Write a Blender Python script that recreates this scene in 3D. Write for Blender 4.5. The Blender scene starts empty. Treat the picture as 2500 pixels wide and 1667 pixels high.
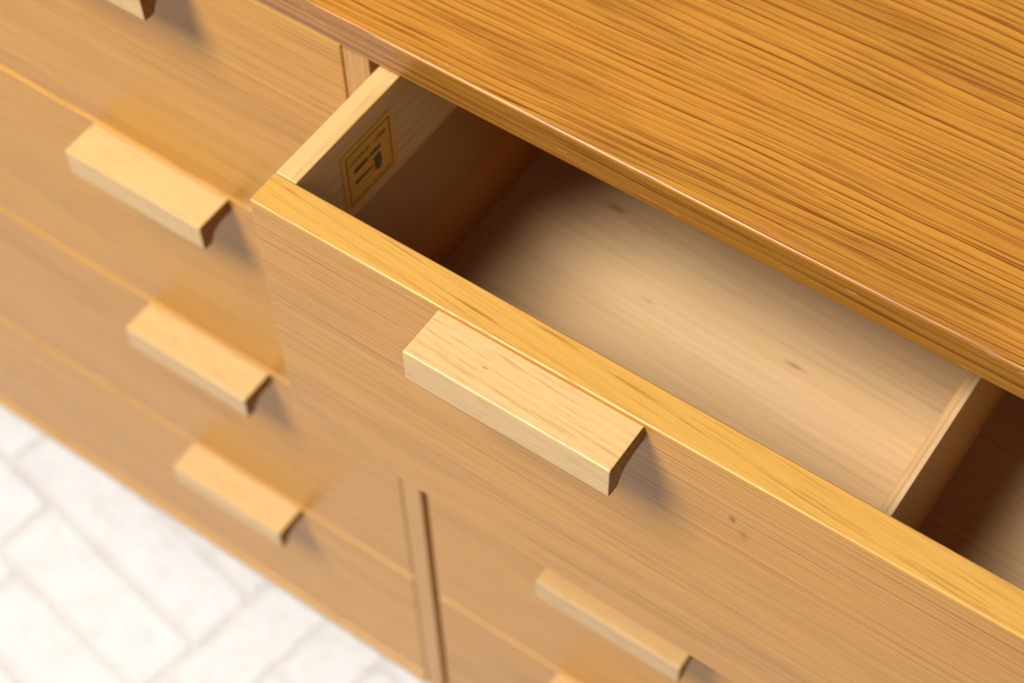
import bpy, bmesh, math, random
from mathutils import Vector, Matrix
random.seed(7)
C = bpy.context.scene.collection
S = 0.00075                 # metres per plan unit
ZF = 1200.0                 # plan height of the chest top above the floor
def P(x, y, z): return Vector((x * S, y * S, (z + ZF) * S))

# ---------------------------------------------------------------- camera, world, lights, exposure
cam = bpy.data.cameras.new('camera'); co = bpy.data.objects.new('camera', cam); C.objects.link(co)
_y, _p, _r = (-0.63163, -0.97485, -0.03021)
fw = Vector((math.sin(_y) * math.cos(_p), math.cos(_y) * math.cos(_p), math.sin(_p)))
rt = Vector((math.cos(_y), -math.sin(_y), 0)); up = rt.cross(fw)
rt2 = math.cos(_r) * rt + math.sin(_r) * up; up2 = -math.sin(_r) * rt + math.cos(_r) * up
M = Matrix((rt2, up2, -fw)).transposed().to_4x4(); M.translation = P(642.308, -624.747, 868.901)
co.matrix_world = M
cam.sensor_width = 36.0; cam.lens = 4414.2 / 2500 * 36.0
cam.clip_start = 0.01; cam.clip_end = 50
cam.dof.use_dof = True; cam.dof.focus_distance = 1068 * S; cam.dof.aperture_fstop = 7.6
bpy.context.scene.camera = co

w = bpy.data.worlds.new('World'); bpy.context.scene.world = w; w.use_nodes = True
bg = w.node_tree.nodes['Background']; bg.inputs['Color'].default_value = (1.0, 0.97, 0.93, 1); bg.inputs['Strength'].default_value = 0.055

def area(name, pos, target, size, energy, col):
    l = bpy.data.lights.new(name, 'AREA'); l.shape = 'SQUARE'; l.size = size; l.energy = energy; l.color = col
    o = bpy.data.objects.new(name, l); C.objects.link(o); o.location = pos
    o.rotation_euler = (Vector(target) - Vector(pos)).to_track_quat('-Z', 'Y').to_euler()
    return o
tgt = Vector((0.12, 0.0, 0.75)); d = Vector((0.29, 0.47, -0.84)).normalized()
area('softbox', tgt - d * 3.2, tgt, 1.10, 184, (1.0, 0.985, 0.965))
area('fill_lamp', (2.6, -1.0, 1.75), (0.2, 0.0, 0.8), 1.2, 9, (1.0, 0.95, 0.88))

sc = bpy.context.scene
sc.view_settings.view_transform = 'Standard'; sc.view_settings.look = 'None'
sc.view_settings.exposure = 0.0; sc.view_settings.gamma = 1.0
sc.render.resolution_x = 1024; sc.render.resolution_y = 682

# ---------------------------------------------------------------- materials
class NT:
    def __init__(s, name):
        s.m = bpy.data.materials.new(name); s.m.use_nodes = True; s.t = s.m.node_tree; s.n = s.t.nodes; s.n.clear()
        s.out = s.n.new('ShaderNodeOutputMaterial'); s.b = s.n.new('ShaderNodeBsdfPrincipled')
        s.t.links.new(s.b.outputs[0], s.out.inputs[0])
    def put(s, sock, v):
        if v is None: return
        if isinstance(v, bpy.types.NodeSocket): s.t.links.new(v, sock)
        else: sock.default_value = v
    def math(s, op, a, b=None, c=None, clamp=False):
        n = s.n.new('ShaderNodeMath'); n.operation = op; n.use_clamp = clamp
        for i, v in enumerate((a, b, c)): s.put(n.inputs[i], v)
        return n.outputs[0]
    def vmath(s, op, a, b=None):
        n = s.n.new('ShaderNodeVectorMath'); n.operation = op
        s.put(n.inputs[0], a); s.put(n.inputs[1], b)
        return n.outputs[0] if op != 'LENGTH' else n.outputs['Value']
    def noise(s, vec, scale, detail=2.0, rough=0.5, dim='3D'):
        n = s.n.new('ShaderNodeTexNoise'); n.noise_dimensions = dim
        s.put(n.inputs['Vector'], vec); n.inputs['Scale'].default_value = scale
        n.inputs['Detail'].default_value = detail; n.inputs['Roughness'].default_value = rough
        return n.outputs[0]
    def ramp(s, f, pts, interp='LINEAR'):
        n = s.n.new('ShaderNodeValToRGB'); s.put(n.inputs[0], f); cr = n.color_ramp; cr.interpolation = interp
        while len(cr.elements) > 1: cr.elements.remove(cr.elements[-1])
        for i, (p, c) in enumerate(pts):
            e = cr.elements[0] if i == 0 else cr.elements.new(p)
            e.position = p; e.color = (c, c, c, 1) if not isinstance(c, tuple) else c + (1,)
        return n.outputs[0]
    def mix(s, f, a, b):
        n = s.n.new('ShaderNodeMix'); n.data_type = 'RGBA'
        s.put(n.inputs[0], f); s.put(n.inputs[6], a if isinstance(a, bpy.types.NodeSocket) else a + (1,)); s.put(n.inputs[7], b if isinstance(b, bpy.types.NodeSocket) else b + (1,))
        return n.outputs[2]
    def comb(s, x, y, z):
        n = s.n.new('ShaderNodeCombineXYZ')
        for i, v in enumerate((x, y, z)): s.put(n.inputs[i], v)
        return n.outputs[0]
    def scale3(s, v, k): return s.vmath('MULTIPLY', v, k)

def wood(name, light, dark, axis='X', ring=0.0047, slope=0.35, ring_amt=0.8, pore_amt=0.5, fibre=0.3, blotch=0.0,
         rough=0.34, spec=0.5, warp=0.006, tilt=0.0, spots=(), bump=0.25, pore_len=26.0, pore_den=0.56, bands=None, coat=0.0, line_amt=0.0, flecks=0.0, wl=2.6):
    t = NT(name)
    tc = t.n.new('ShaderNodeTexCoord'); sp = t.n.new('ShaderNodeSeparateXYZ'); t.t.links.new(tc.outputs['Object'], sp.inputs[0])
    x, y, z = sp.outputs
    g, a, b = {'X': (x, y, z), 'Y': (y, z, x), 'Z': (z, x, y)}[axis]
    if tilt: a = t.math('ADD', a, t.math('MULTIPLY', g, tilt))
    oi = t.n.new('ShaderNodeObjectInfo'); rnd = oi.outputs['Random']
    off = t.comb(t.math('MULTIPLY', rnd, 7.3), t.math('MULTIPLY', rnd, 2.9), t.math('MULTIPLY', rnd, 1.7))
    V = t.vmath('ADD', t.comb(g, a, b), off)
    n1 = t.math('SUBTRACT', t.noise(t.scale3(V, (wl, wl * 4.6, wl * 4.6)), 1.0, 2.0), 0.5)
    n2 = t.math('SUBTRACT', t.noise(t.scale3(V, (16, 120, 120)), 1.0, 2.0), 0.5)
    n3 = t.math('SUBTRACT', t.noise(t.scale3(V, (60, 500, 500)), 1.0, 2.0), 0.5)
    r = t.math('ADD', t.math('ADD', a, t.math('MULTIPLY', b, slope)), t.math('MULTIPLY', n1, warp * 3))
    r = t.math('ADD', r, t.math('MULTIPLY', n2, warp * 0.30)); r = t.math('ADD', r, t.math('MULTIPLY', n3, warp * 0.10))
    r = t.math('ADD', t.math('DIVIDE', r, ring), t.math('MULTIPLY', rnd, 37.0))
    vr = t.noise(t.comb(t.math('MULTIPLY', r, 0.55), t.math('MULTIPLY', g, 1.2), rnd), 1.0, 1.0)      # uneven ring widths
    r = t.math('ADD', r, t.math('MULTIPLY', vr, 1.7))
    fr = t.math('FRACT', r); fl = t.math('FLOOR', r)
    line = t.ramp(fr, [(0.0, 0.0), (0.03, 1.0), (0.10, 0.85), (0.17, 0.10), (1.0, 0.0)])
    band = t.ramp(fr, [(0.0, 0.0), (0.04, 0.9), (0.22, 1.0), (0.45, 0.55), (0.72, 0.08), (1.0, 0.0)])
    amp = t.noise(t.comb(t.math('MULTIPLY', g, 2.6), t.math('MULTIPLY', fl, 1.73), t.math('MULTIPLY', rnd, 9.0)), 1.0, 2.0)
    amp = t.ramp(amp, [(0.26, 0.15), (0.56, 1.0)])
    amp2 = t.ramp(t.noise(t.comb(t.math('MULTIPLY', g, 3.6), t.math('MULTIPLY', fl, 2.31), t.math('ADD', rnd, 4.0)), 1.0, 2.0), [(0.34, 0.0), (0.52, 1.0)])
    line = t.math('MULTIPLY', line, amp2); band = t.math('MULTIPLY', band, amp)
    po = t.noise(t.scale3(V, (pore_len, 1250, 1250)), 1.0, 2.0)
    po = t.ramp(po, [(pore_den, 0.0), (pore_den + 0.10, 1.0)])
    po2 = t.ramp(t.noise(t.scale3(V, (pore_len * 1.8, 1000, 1000)), 1.0, 1.0), [(0.42, 0.0), (0.62, 1.0)])
    pores = t.math('MULTIPLY', po, t.math('ADD', 0.28, t.math('MULTIPLY', band, 0.9)))
    band = t.math('MULTIPLY', band, t.math('ADD', 0.22, t.math('MULTIPLY', po2, 0.78)))
    fb = t.math('SUBTRACT', t.noise(t.scale3(V, (9, 420, 420)), 1.0, 3.0, 0.6), 0.5)
    bl = t.ramp(t.noise(t.scale3(V, (6.5, 38, 38)), 1.0, 3.0, 0.6), [(0.50, 0.0), (0.66, 1.0)])
    bl = t.math('MULTIPLY', bl, t.math('ADD', 0.45, t.math('MULTIPLY', po2, 0.55)))
    f = t.math('MAXIMUM', t.math('MULTIPLY', band, ring_amt), t.math('MULTIPLY', line, line_amt))
    f = t.math('ADD', f, t.math('MULTIPLY', pores, pore_amt))
    f = t.math('ADD', f, t.math('MULTIPLY', fb, fibre))
    for (c, rad, k) in spots:
        q = t.vmath('LENGTH', t.vmath('DIVIDE', t.vmath('SUBTRACT', tc.outputs['Object'], c), rad))
        q = t.math('ADD', q, t.math('MULTIPLY', t.math('SUBTRACT', t.noise(t.scale3(V, (300, 300, 300)), 1.0, 2.0), 0.5), 1.1))
        f = t.math('ADD', f, t.math('MULTIPLY', t.ramp(q, [(0.25, 1.0), (1.0, 0.0)]), k))
    f = t.math('ADD', f, t.math('ADD', 0.04, t.math('MULTIPLY', rnd, 0.08)), clamp=True)
    lo = t.mix(t.noise(t.scale3(V, (2.5, 40, 40)), 1.0, 2.0), light, tuple(q * k for q, k in zip(light, (0.93, 0.86, 0.72))))
    if blotch: lo = t.mix(t.math('MULTIPLY', bl, blotch), lo, tuple(0.35 * p + 0.65 * q for p, q in zip(light, dark)))
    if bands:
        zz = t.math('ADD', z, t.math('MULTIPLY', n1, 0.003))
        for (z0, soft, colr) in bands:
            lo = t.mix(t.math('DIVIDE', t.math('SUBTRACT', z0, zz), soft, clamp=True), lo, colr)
    col = t.mix(f, lo, dark)
    if flecks:                               # chipped lacquer and dust caught in the pores
        fk = t.ramp(t.noise(t.scale3(V, (60, 1300, 1300)), 1.0, 1.0), [(0.73, 0.0), (0.80, 1.0)])
        col = t.mix(t.math('MULTIPLY', fk, flecks), col, (0.80, 0.62, 0.42))
    t.put(t.b.inputs['Base Color'], col)
    ro = t.math('ADD', rough - 0.05, t.math('MULTIPLY', t.noise(t.scale3(V, (6, 60, 60)), 1.0, 3.0), 0.10))
    t.put(t.b.inputs['Roughness'], ro); t.b.inputs['Specular IOR Level'].default_value = spec
    if coat:
        t.b.inputs['Coat Weight'].default_value = coat; t.b.inputs['Coat Roughness'].default_value = 0.22
    bm_ = t.n.new('ShaderNodeBump'); bm_.inputs['Strength'].default_value = bump; bm_.inputs['Distance'].default_value = 0.00025
    h = t.math('SUBTRACT', t.math('MULTIPLY', fb, 0.5), pores)
    t.put(bm_.inputs['Height'], h); t.t.links.new(bm_.outputs[0], t.b.inputs['Normal'])
    return t.m

U = S
GOLD = (0.575, 0.250, 0.035); GOLD_D = (0.185, 0.053, 0.006)
m_top = wood('oak_top', GOLD, GOLD_D, ring=0.0044, slope=0.3, ring_amt=0.70, pore_amt=0.46, line_amt=0.92, blotch=0.80, fibre=0.26, pore_den=0.53, tilt=-0.03, pore_len=13.0, wl=3.4, warp=0.0062, bump=0.12)
m_toplip = wood('oak_top_edge', (0.45, 0.20, 0.030), (0.16, 0.048, 0.006), ring=0.006, slope=1.0, ring_amt=0.45, pore_amt=0.5, fibre=0.5, pore_len=10.0, warp=0.002,
                flecks=0.7, pore_den=0.50)
FRONT = dict(axis='X', ring=0.0085, slope=2.2, ring_amt=0.18, pore_amt=0.52, fibre=0.34, rough=0.33, spec=0.40, blotch=0.42, pore_len=8.0, pore_den=0.50)
m_front = wood('oak_front', (0.65, 0.318, 0.050), (0.27, 0.097, 0.016), **FRONT)
_fx, _fz = (80.1 + 1120.1) / 2, (-31.4 - 291.8) / 2
m_front_open = wood('oak_front_stained', (0.65, 0.318, 0.050), (0.27, 0.097, 0.016), **FRONT,
    spots=[(((443 - _fx) * U, -13.6 * U, (-81 - _fz) * U), (3.0 * U, 9 * U, 4.0 * U), 0.8), (((452 - _fx) * U, -13.6 * U, (-92 - _fz) * U), (3.5 * U, 9 * U, 6.5 * U), 0.38)])
m_lip = wood('oak_edge', (0.67, 0.37, 0.082), (0.34, 0.14, 0.022), ring=0.0062, ring_amt=0.30, pore_amt=0.62, line_amt=0.15, pore_len=24.0, warp=0.004, blotch=0.08, tilt=0.06)
m_handle = wood('oak_handle', (0.69, 0.46, 0.205), (0.36, 0.175, 0.045), ring=0.004, ring_amt=0.22, pore_amt=0.46, fibre=0.32, pore_len=40.0, rough=0.36, tilt=0.05,
    spots=[((-26 * U, -19 * U, 0), (3.0 * U, 0.9 * U, 4 * U), 0.9)])
m_hend = wood('oak_end_grain', (0.24, 0.105, 0.018), (0.09, 0.032, 0.005), ring=0.004, ring_amt=0.5, pore_amt=0.6, pore_den=0.5, rough=0.5)
m_post = wood('oak_post', (0.60, 0.315, 0.070), (0.28, 0.10, 0.02), axis='Z', ring_amt=0.4, pore_amt=0.4)
m_side = wood('pale_oak_side', (0.62, 0.43, 0.205), (0.36, 0.18, 0.05), axis='Y', ring=0.006, ring_amt=0.25, pore_amt=0.4, fibre=0.35, rough=0.4)
_by = -136.2 + 27.1 + 0.2; _bx, _byc = (80.1 + 1120.1) / 2, (_by + 0.2 + _by + 500 - 15.4) / 2
m_bottom = wood('ash_ply', (0.72, 0.485, 0.255), (0.36, 0.19, 0.07), ring=0.006, slope=0.2, ring_amt=0.24, pore_amt=0.2, fibre=0.40, rough=0.5, warp=0.005, tilt=0.05, pore_len=8.0,
    spots=[(((kx - _bx) * U, (ky - _byc) * U, 4 * U), (rx * U, ry * U, 9 * U), k) for kx, ky, rx, ry, k in ((182, 154, 13, 2.6, 0.85), (250, 91, 10, 1.6, 0.6), (374, 102, 12, 2.4, 0.75))])
m_case = wood('dark_case', (0.42, 0.19, 0.05), (0.2, 0.07, 0.015), axis='Y')
m_face = wood('birch_ply_face', (0.74, 0.40, 0.10), (0.36, 0.17, 0.04), axis='Y', ring=0.012, ring_amt=0.2, pore_amt=0.15, rough=0.5)

def flat(name, col, rough=0.6):
    t = NT(name); t.b.inputs['Base Color'].default_value = col + (1,); t.b.inputs['Roughness'].default_value = rough
    tc = t.n.new('ShaderNodeTexCoord')
    t.put(t.b.inputs['Base Color'], t.mix(t.noise(tc.outputs['Object'], 900.0, 3.0), col, tuple(c * 0.85 for c in col)))
    return t.m
m_paper = flat('label_paper', (0.86, 0.43, 0.030), 0.55)
m_ink = flat('label_ink', (0.020, 0.012, 0.010), 0.5)

def ply(name):
    t = NT(name); tc = t.n.new('ShaderNodeTexCoord'); sp = t.n.new('ShaderNodeSeparateXYZ'); t.t.links.new(tc.outputs['Object'], sp.inputs[0])
    xx = t.math('ADD', sp.outputs[0], t.math('MULTIPLY', t.math('SUBTRACT', t.noise(t.scale3(tc.outputs['Object'], (60, 30, 60)), 1.0, 3.0), 0.5), 0.0007))
    f = t.math('DIVIDE', xx, 8.458 * U)
    col = t.ramp(f, [(0.0, (0.78, 0.42, 0.09)), (0.12, (0.78, 0.42, 0.09)), (0.2, (0.70, 0.52, 0.30)), (0.38, (0.72, 0.55, 0.34)), (0.46, (0.70, 0.36, 0.07)),
                     (0.56, (0.72, 0.38, 0.08)), (0.64, (0.78, 0.62, 0.40)), (0.88, (0.80, 0.64, 0.42)), (0.95, (0.45, 0.22, 0.06)), (1.0, (0.45, 0.22, 0.06))])
    fb = t.noise(t.scale3(tc.outputs['Object'], (900, 40, 900)), 1.0, 3.0)
    t.put(t.b.inputs['Base Color'], t.mix(t.math('ADD', 0.40, t.math('MULTIPLY', fb, 0.40)), col, (0.42, 0.22, 0.07))); t.b.inputs['Roughness'].default_value = 0.6
    return t.m
m_ply = ply('ply_edge')

def brickmat(name, col, dirt):
    t = NT(name); tc = t.n.new('ShaderNodeTexCoord'); geo = t.n.new('ShaderNodeNewGeometry'); pos = geo.outputs['Position']
    a = t.ramp(t.noise(pos, 26.0, 5.0, 0.65), [(0.44, 0.0), (0.72, 1.0)])
    b = t.ramp(t.noise(pos, 140.0, 3.0, 0.6), [(0.60, 0.0), (0.74, 1.0)])
    f = t.math('ADD', t.math('MULTIPLY', a, 0.30), t.math('MULTIPLY', b, 0.45), clamp=True)
    t.put(t.b.inputs['Base Color'], t.mix(f, col, dirt)); t.b.inputs['Roughness'].default_value = 0.55
    bu = t.n.new('ShaderNodeBump'); bu.inputs['Strength'].default_value = 0.6; bu.inputs['Distance'].default_value = 0.003
    t.put(bu.inputs['Height'], t.noise(pos, 70.0, 5.0, 0.6)); t.t.links.new(bu.outputs[0], t.b.inputs['Normal'])
    return t.m
m_brick = brickmat('white_paint_brick', (0.755, 0.75, 0.745), (0.46, 0.44, 0.415))
m_mortar = brickmat('white_paint_mortar', (0.67, 0.655, 0.635), (0.46, 0.43, 0.40))

# ---------------------------------------------------------------- mesh helpers (plan units in, metres out; meshes stored in the object's local frame)
def link(name, me, mats, parent=None, loc=(0, 0, 0), bevel=0.0, seg=3):
    o = bpy.data.objects.new(name, me); C.objects.link(o)
    if mats is not None:
        for m in (mats if isinstance(mats, (list, tuple)) else [mats]): me.materials.append(m)
    o.location = loc
    if parent: o.parent = parent
    if bevel: bev(o, bevel, seg)
    return o
def bev(o, width, seg=3):
    b = o.modifiers.new('bevel', 'BEVEL'); b.width = width * S; b.segments = seg; b.limit_method = 'ANGLE'; b.angle_limit = math.radians(35); b.harden_normals = True
    for p in o.data.polygons: p.use_smooth = True
def boxmesh(name, x0, x1, y0, y1, z0, z1):
    bm = bmesh.new(); bmesh.ops.create_cube(bm, size=1.0)
    for v in bm.verts:
        v.co = Vector(((x0 if v.co.x < 0 else x1) * S, (y0 if v.co.y < 0 else y1) * S, (z0 if v.co.z < 0 else z1) * S))
    me = bpy.data.meshes.new(name); bm.to_mesh(me); bm.free(); return me
def box(name, x0, x1, y0, y1, z0, z1, mat, parent, bevel=1.0, org=None):
    """box in chest plan coordinates; local origin at org (plan coords of the parent's frame: chest origin = (0,0,-ZF))"""
    return link(name, boxmesh(name, x0, x1, y0, y1, z0, z1), mat, parent, (0, 0, 0), bevel)
def prop(o, label=None, cat=None, group=None, kind=None):
    for k, v in (('label', label), ('category', cat), ('group', group), ('kind', kind)):
        if v: o[k] = v
    return o

# ---------------------------------------------------------------- the floor: white painted bricks
floor = link('floor', boxmesh('floor', -2600, 2600, -3000, 1400, -60, -3.2), m_mortar, None, (0, 0, 0))
prop(floor, 'white painted brick floor under the chest', kind='structure')
ang = math.radians(-9.7); ux = Vector((math.cos(ang), math.sin(ang))); vx = Vector((-math.sin(ang), math.cos(ang)))
J = 5.0
def brickmesh(l, h):
    bm = bmesh.new(); bmesh.ops.create_cube(bm, size=1.0)
    for v in bm.verts:
        v.co = Vector((v.co.x * (l - J) + random.uniform(-1, 1), v.co.y * (h - J) + random.uniform(-1, 1), v.co.z * 44 - 22)) * S
    bmesh.ops.bevel(bm, geom=bm.edges[:], offset=5.0 * S, segments=3, affect='EDGES')
    me = bpy.data.meshes.new('brick'); bm.to_mesh(me); bm.free(); me.materials.append(m_brick); return me
cache = {}
def brick(u0, u1, v0, v1):
    l, h, tr = (u1 - u0, v1 - v0, 0.0) if u1 - u0 > v1 - v0 else (v1 - v0, u1 - u0, math.pi / 2)
    k = (round(l), round(h), random.randrange(3))
    if k not in cache: cache[k] = brickmesh(l, h)
    c = ux * (u0 + u1) / 2 + vx * (v0 + v1) / 2
    o = bpy.data.objects.new('brick', cache[k]); C.objects.link(o); o.parent = floor
    o.location = (c.x * S, c.y * S, random.uniform(-1.6, 0.0) * S)
    o.rotation_euler = (random.uniform(-.004, .004), random.uniform(-.003, .003), ang + tr + random.uniform(-.008, .008))
V0, BH, UE = -128.0, 91.0, -230.0
known = {0: -612.0, -1: -521.0, -2: -655.0}
for j in range(-9, 7):                       # courses lying along the front
    e = known.get(j, -612.0 + random.uniform(-150, 150))
    cuts = [UE, e, e - 290, e - 580] if UE - e < 400 else [UE, e + 180, e, e - 290, e - 580]
    for u1, u0 in zip(cuts, cuts[1:]): brick(u0, u1, V0 + j * BH, V0 + (j + 1) * BH)
for i in range(11):                          # and bricks turned the other way beyond them
    u0 = UE + i * 91.0; v = -1050 + (i % 3) * 97
    while v < 500: brick(u0, u0 + 91, v, v + 291); v += 291

# ---------------------------------------------------------------- the chest of drawers
XL0, XL1 = -991.5, 48.5           # left column fronts
XP0, XP1 = 48.9, 71.6             # centre post
XR0, XR1 = 80.1, 1120.1           # right column fronts
CX0, CX1 = -1024.0, 1152.0        # outer width
DEPTH = 640.0; T = 27.1; GAP = 5.4; TT = 27.9
ROWS = [(-31.4, -291.8), (-297.2, -556.0), (-561.4, -821.8), (-827.2, -1069.5)]
RAIL = (-1072.5, -1096.0)
chest = bpy.data.objects.new('chest_of_drawers', None); C.objects.link(chest)
prop(chest, 'golden oak chest of drawers with bar handles and one upper drawer pulled open', 'chest of drawers')
ORG = {}
def part(name, x0, x1, y0, y1, z0, z1, mat, bevel=1.0, parent=chest):
    """a box whose mesh is centred on its own middle, so object-space grain stays sensible"""
    cx, cy, cz = (x0 + x1) / 2, (y0 + y1) / 2, (z0 + z1) / 2
    me = boxmesh(name, x0 - cx, x1 - cx, y0 - cy, y1 - cy, z0 - cz, z1 - cz)
    o = link(name, me, mat, None, (0, 0, 0), bevel)
    base = Vector((0, 0, 0)) if parent is chest else ORG[parent]
    pos = Vector((cx, cy, cz + ZF)) * S
    o.parent = parent; o.location = pos - base; ORG[o] = pos
    return o
top = part('top_panel', CX0 - 6, CX1 + 6, -1.1, DEPTH, -TT, 0, [m_top, m_toplip], 2.0)
for p in top.data.polygons: p.material_index = 1 if abs(p.normal.y) > 0.5 else 0
part('side_panel', CX0, CX0 + 28, 1.0, DEPTH - 12, RAIL[1], -TT - 0.3, m_post)
part('side_panel', CX1 - 28, CX1, 1.0, DEPTH - 12, RAIL[1], -TT - 0.3, m_post)
part('centre_post', XP0, XP1, 1.2, DEPTH - 14, RAIL[1], -TT - 0.3, m_post, 0.8)
part('back_panel', CX0 + 28.5, CX1 - 28.5, DEPTH - 13, DEPTH - 3, RAIL[1], -TT - 0.4, m_case, 0)
for a, b in ((CX0 + 28.4, XP0 - 0.2), (XP1 + 0.2, CX1 - 28.4)):
    part('bottom_rail', a, b, -2.0, DEPTH - 15, RAIL[1], RAIL[0], m_lip, 5.0)
for x in (CX0 + 40, XP0 - 20, CX1 - 100):
    for y in (60, DEPTH - 110):
        bm = bmesh.new(); bmesh.ops.create_cube(bm, size=1.0)
        for v in bm.verts:
            k = 0.72 if v.co.z < 0 else 1.0
            v.co = Vector((v.co.x * 54 * k, v.co.y * 54 * k, v.co.z * (ZF + RAIL[1]))) * S
        me = bpy.data.meshes.new('leg'); bm.to_mesh(me); bm.free()
        link('leg', me, m_post, chest, Vector((x + 30, y + 25, (ZF + RAIL[1]) / 2)) * S, 2.0)

# handle: a bar with a finger cove under it, profile swept along X
HP = [(0.4, 0), (-37.3, 0), (-37.3, -29.4), (-27.0, -30.2), (-24.6, -24.0), (-21.5, -19.8), (-16.0, -17.3), (-8.0, -16.4), (0.4, -16.4)]
L = 150.0
bm = bmesh.new()
r0 = [bm.verts.new(Vector((-L / 2, y, z)) * S) for y, z in HP]; r1 = [bm.verts.new(Vector((L / 2, y, z)) * S) for y, z in HP]
n = len(HP)
for i in range(n): bm.faces.new((r0[i], r0[(i + 1) % n], r1[(i + 1) % n], r1[i]))
bm.faces.new(r0[::-1]); bm.faces.new(r1); bmesh.ops.recalc_face_normals(bm, faces=bm.faces[:])
hme = bpy.data.meshes.new('handle'); bm.to_mesh(hme); bm.free(); hme.materials.append(m_handle); hme.materials.append(m_hend)
for p in hme.polygons: p.use_smooth = True; p.material_index = 1 if abs(p.normal.x) > 0.9 else 0
def handle(parent, xc, yface, ztop):
    o = bpy.data.objects.new('handle', hme); C.objects.link(o); o.parent = parent
    o.location = Vector((xc, yface, ztop + ZF)) * S - ORG[parent]
    b = o.modifiers.new('bevel', 'BEVEL'); b.width = 1.5 * S; b.segments = 3; b.limit_method = 'ANGLE'; b.angle_limit = math.radians(40); b.harden_normals = True
    return o

def front(x0, x1, z0, z1, y, label=None):
    """drawer front board: veneered face with a solid lipping; top, ends and face carry their own wood"""
    o = part('drawer', x0, x1, y, y + T, z0, z1, [m_front_open if label else m_front, m_lip], 1.7)
    for p in o.data.polygons: p.material_index = 0 if abs(p.normal.y) > 0.5 else 1
    if label: o['label'] = label
    return o
for col in (0, 1):
    x0, x1 = (XL0, XL1) if col == 0 else (XR0, XR1)
    for r, (zt, zb) in enumerate(ROWS):
        opened = col == 1 and r == 0
        y = -136.2 if opened else 0.0
        dz = random.uniform(-.5, .5) if r else 0
        if r == 0 and not opened: zt = -28.9
        o = front(x0, x1, zb + dz, zt + dz, y, 'drawer pulled open, its pale inside showing' if opened else None)
        off = 224.2
        for xc in ((x0 + off, x1 - off)):
            handle(o, xc, y, zt + dz - (2.6 if opened else 2.1))
        if opened: od = o
        else:                                    # closed box behind the front
            part('drawer_box', x0 + 10, x1 - 10, T + 0.4, 520, zb + 12, zt - 40, m_case, 0, o)

# the open drawer's box
yo = -136.2 + T + 0.2; yb = yo + 500
xi0, xi1 = XR0 + 17.3, XR1 - 17.3
m_side_in = wood('oak_side', (0.72, 0.47, 0.20), (0.34, 0.15, 0.035), axis='Y', bands=[(42.9 * U, 2.5 * U, (0.33, 0.125, 0.018)), (-52 * U, 2.5 * U, (0.42, 0.15, 0.022))], ring=0.009, ring_amt=0.38, pore_amt=0.35, fibre=0.45, rough=0.4, warp=0.004)  # lower bands paint the shaded depth of the drawer into the side's colour
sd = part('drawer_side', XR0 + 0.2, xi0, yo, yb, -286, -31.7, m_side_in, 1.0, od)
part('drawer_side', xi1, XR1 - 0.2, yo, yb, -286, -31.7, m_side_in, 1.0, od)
part('drawer_back', xi0 + 0.2, xi1 - 0.2, yb - 15, yb - 0.2, -272, -45, m_side, 0.8, od)
part('drawer_bottom', xi0 + 0.15, xi1 - 0.15, yo + 0.2, yb - 15.4, -282, -274, m_bottom, 0, od)
XD = 507.66
dv = part('drawer_divider', XD, XD + 8.46, yo + 0.3, yb - 15.6, -273.8, -109.3, [m_face, m_ply], 0.4, od)
for p in dv.data.polygons: p.material_index = 1 if p.normal.z > 0.5 else 0
for v in dv.data.vertices: v.co.x += 4.23 * S           # ply bands are laid out from the left face
dv.location.x -= 4.23 * S

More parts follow.
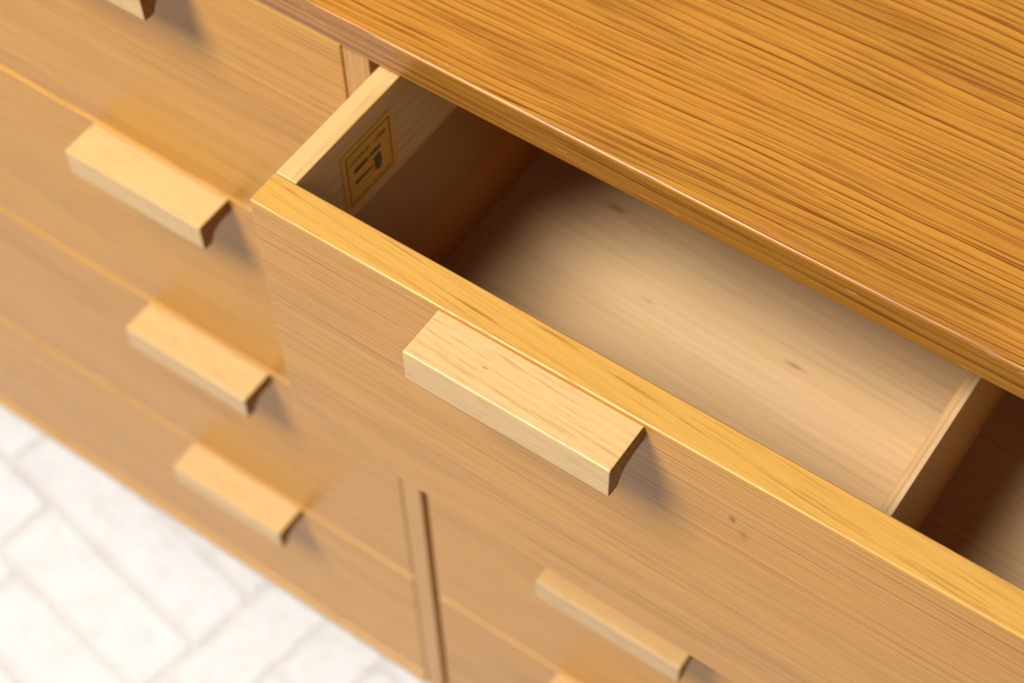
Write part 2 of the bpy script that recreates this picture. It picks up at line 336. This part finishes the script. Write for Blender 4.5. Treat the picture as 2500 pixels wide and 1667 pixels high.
# maker's label on the inside of the left drawer side
LW, LH = 57.5, 60.0
bm = bmesh.new()
def poly(pts, mi, h):
    vs = [bm.verts.new(Vector((h, u * LW, -v * LH)) * S) for u, v in pts]
    f = bm.faces.new(vs); f.normal_update()
    if f.normal.x < 0: f.normal_flip()
    f.material_index = mi
c = 0.05
poly([(0, 0), (1, 0), (1, 1 - c), (1 - c * .3, 1 - c * .3), (1 - c, 1), (0, 1)], 0, 0.35)
e0, e1 = 0.085, 0.102
for a in ((e0, e0, 1 - e0, e1), (e0, 1 - e1, 1 - e0, 1 - e0), (e0, e1, e1, 1 - e1), (1 - e1, e1, 1 - e0, 1 - e1)):
    poly([(a[0], a[1]), (a[2], a[1]), (a[2], a[3]), (a[0], a[3])], 1, 0.5)
poly([(.21, .375), (.44, .372), (.475, .392), (.515, .395), (.53, .375), (.72, .372), (.72, .432), (.53, .432), (.515, .412), (.475, .415), (.44, .44), (.21, .45)], 1, 0.5)   # chisel
poly([(.21, .57), (.56, .598), (.56, .622), (.21, .640)], 1, 0.5)                                                     # mallet shaft
poly([(.562, .51), (.69, .48), (.712, .55), (.715, .62), (.705, .69), (.68, .755), (.562, .715), (.578, .66), (.578, .56)], 1, 0.52)    # mallet head
me = bpy.data.meshes.new('maker_label')
def text(s, u, v, width, hgt):
    cu = bpy.data.curves.new('t', 'FONT'); cu.body = s; cu.size = 1.0; cu.resolution_u = 3
    to = bpy.data.objects.new('t', cu); C.objects.link(to)
    dg = bpy.context.evaluated_depsgraph_get(); tm = bpy.data.meshes.new_from_object(to.evaluated_get(dg))
    bpy.data.objects.remove(to); bpy.data.curves.remove(cu)
    xs = [q.co.x for q in tm.vertices]; ys = [q.co.y for q in tm.vertices]
    kx = width / (max(xs) - min(xs)); ky = hgt / (max(ys) - min(ys)); x0 = min(xs); y0 = min(ys)
    vs = [bm.verts.new(Vector((0.55, (u + (q.co.x - x0) * kx) * LW, -(v - (q.co.y - y0) * ky) * LH)) * S) for q in tm.vertices]
    for p in tm.polygons:
        try: f = bm.faces.new([vs[i] for i in p.vertices])
        except ValueError: continue
        f.normal_update()
        if f.normal.x < 0: f.normal_flip()
        f.material_index = 1
    bpy.data.meshes.remove(tm)
text('CHARLES  WEBB', .145, .275, .70, .065)
for k in range(26):                          # a line of print too small to read
    if k in (5, 12, 17, 21): continue
    u = .135 + k * .028; poly([(u, .855), (u + .018, .855), (u + .018, .875), (u, .875)], 1, 0.5)
bm.to_mesh(me); bm.free()
ml = link('maker_label', me, [m_paper, m_ink], od)
ml.location = Vector((xi0 + 0.02, -66.8, -50.3 + ZF)) * S - ORG[od]
ml['label'] = 'small printed paper label with a chisel and mallet'
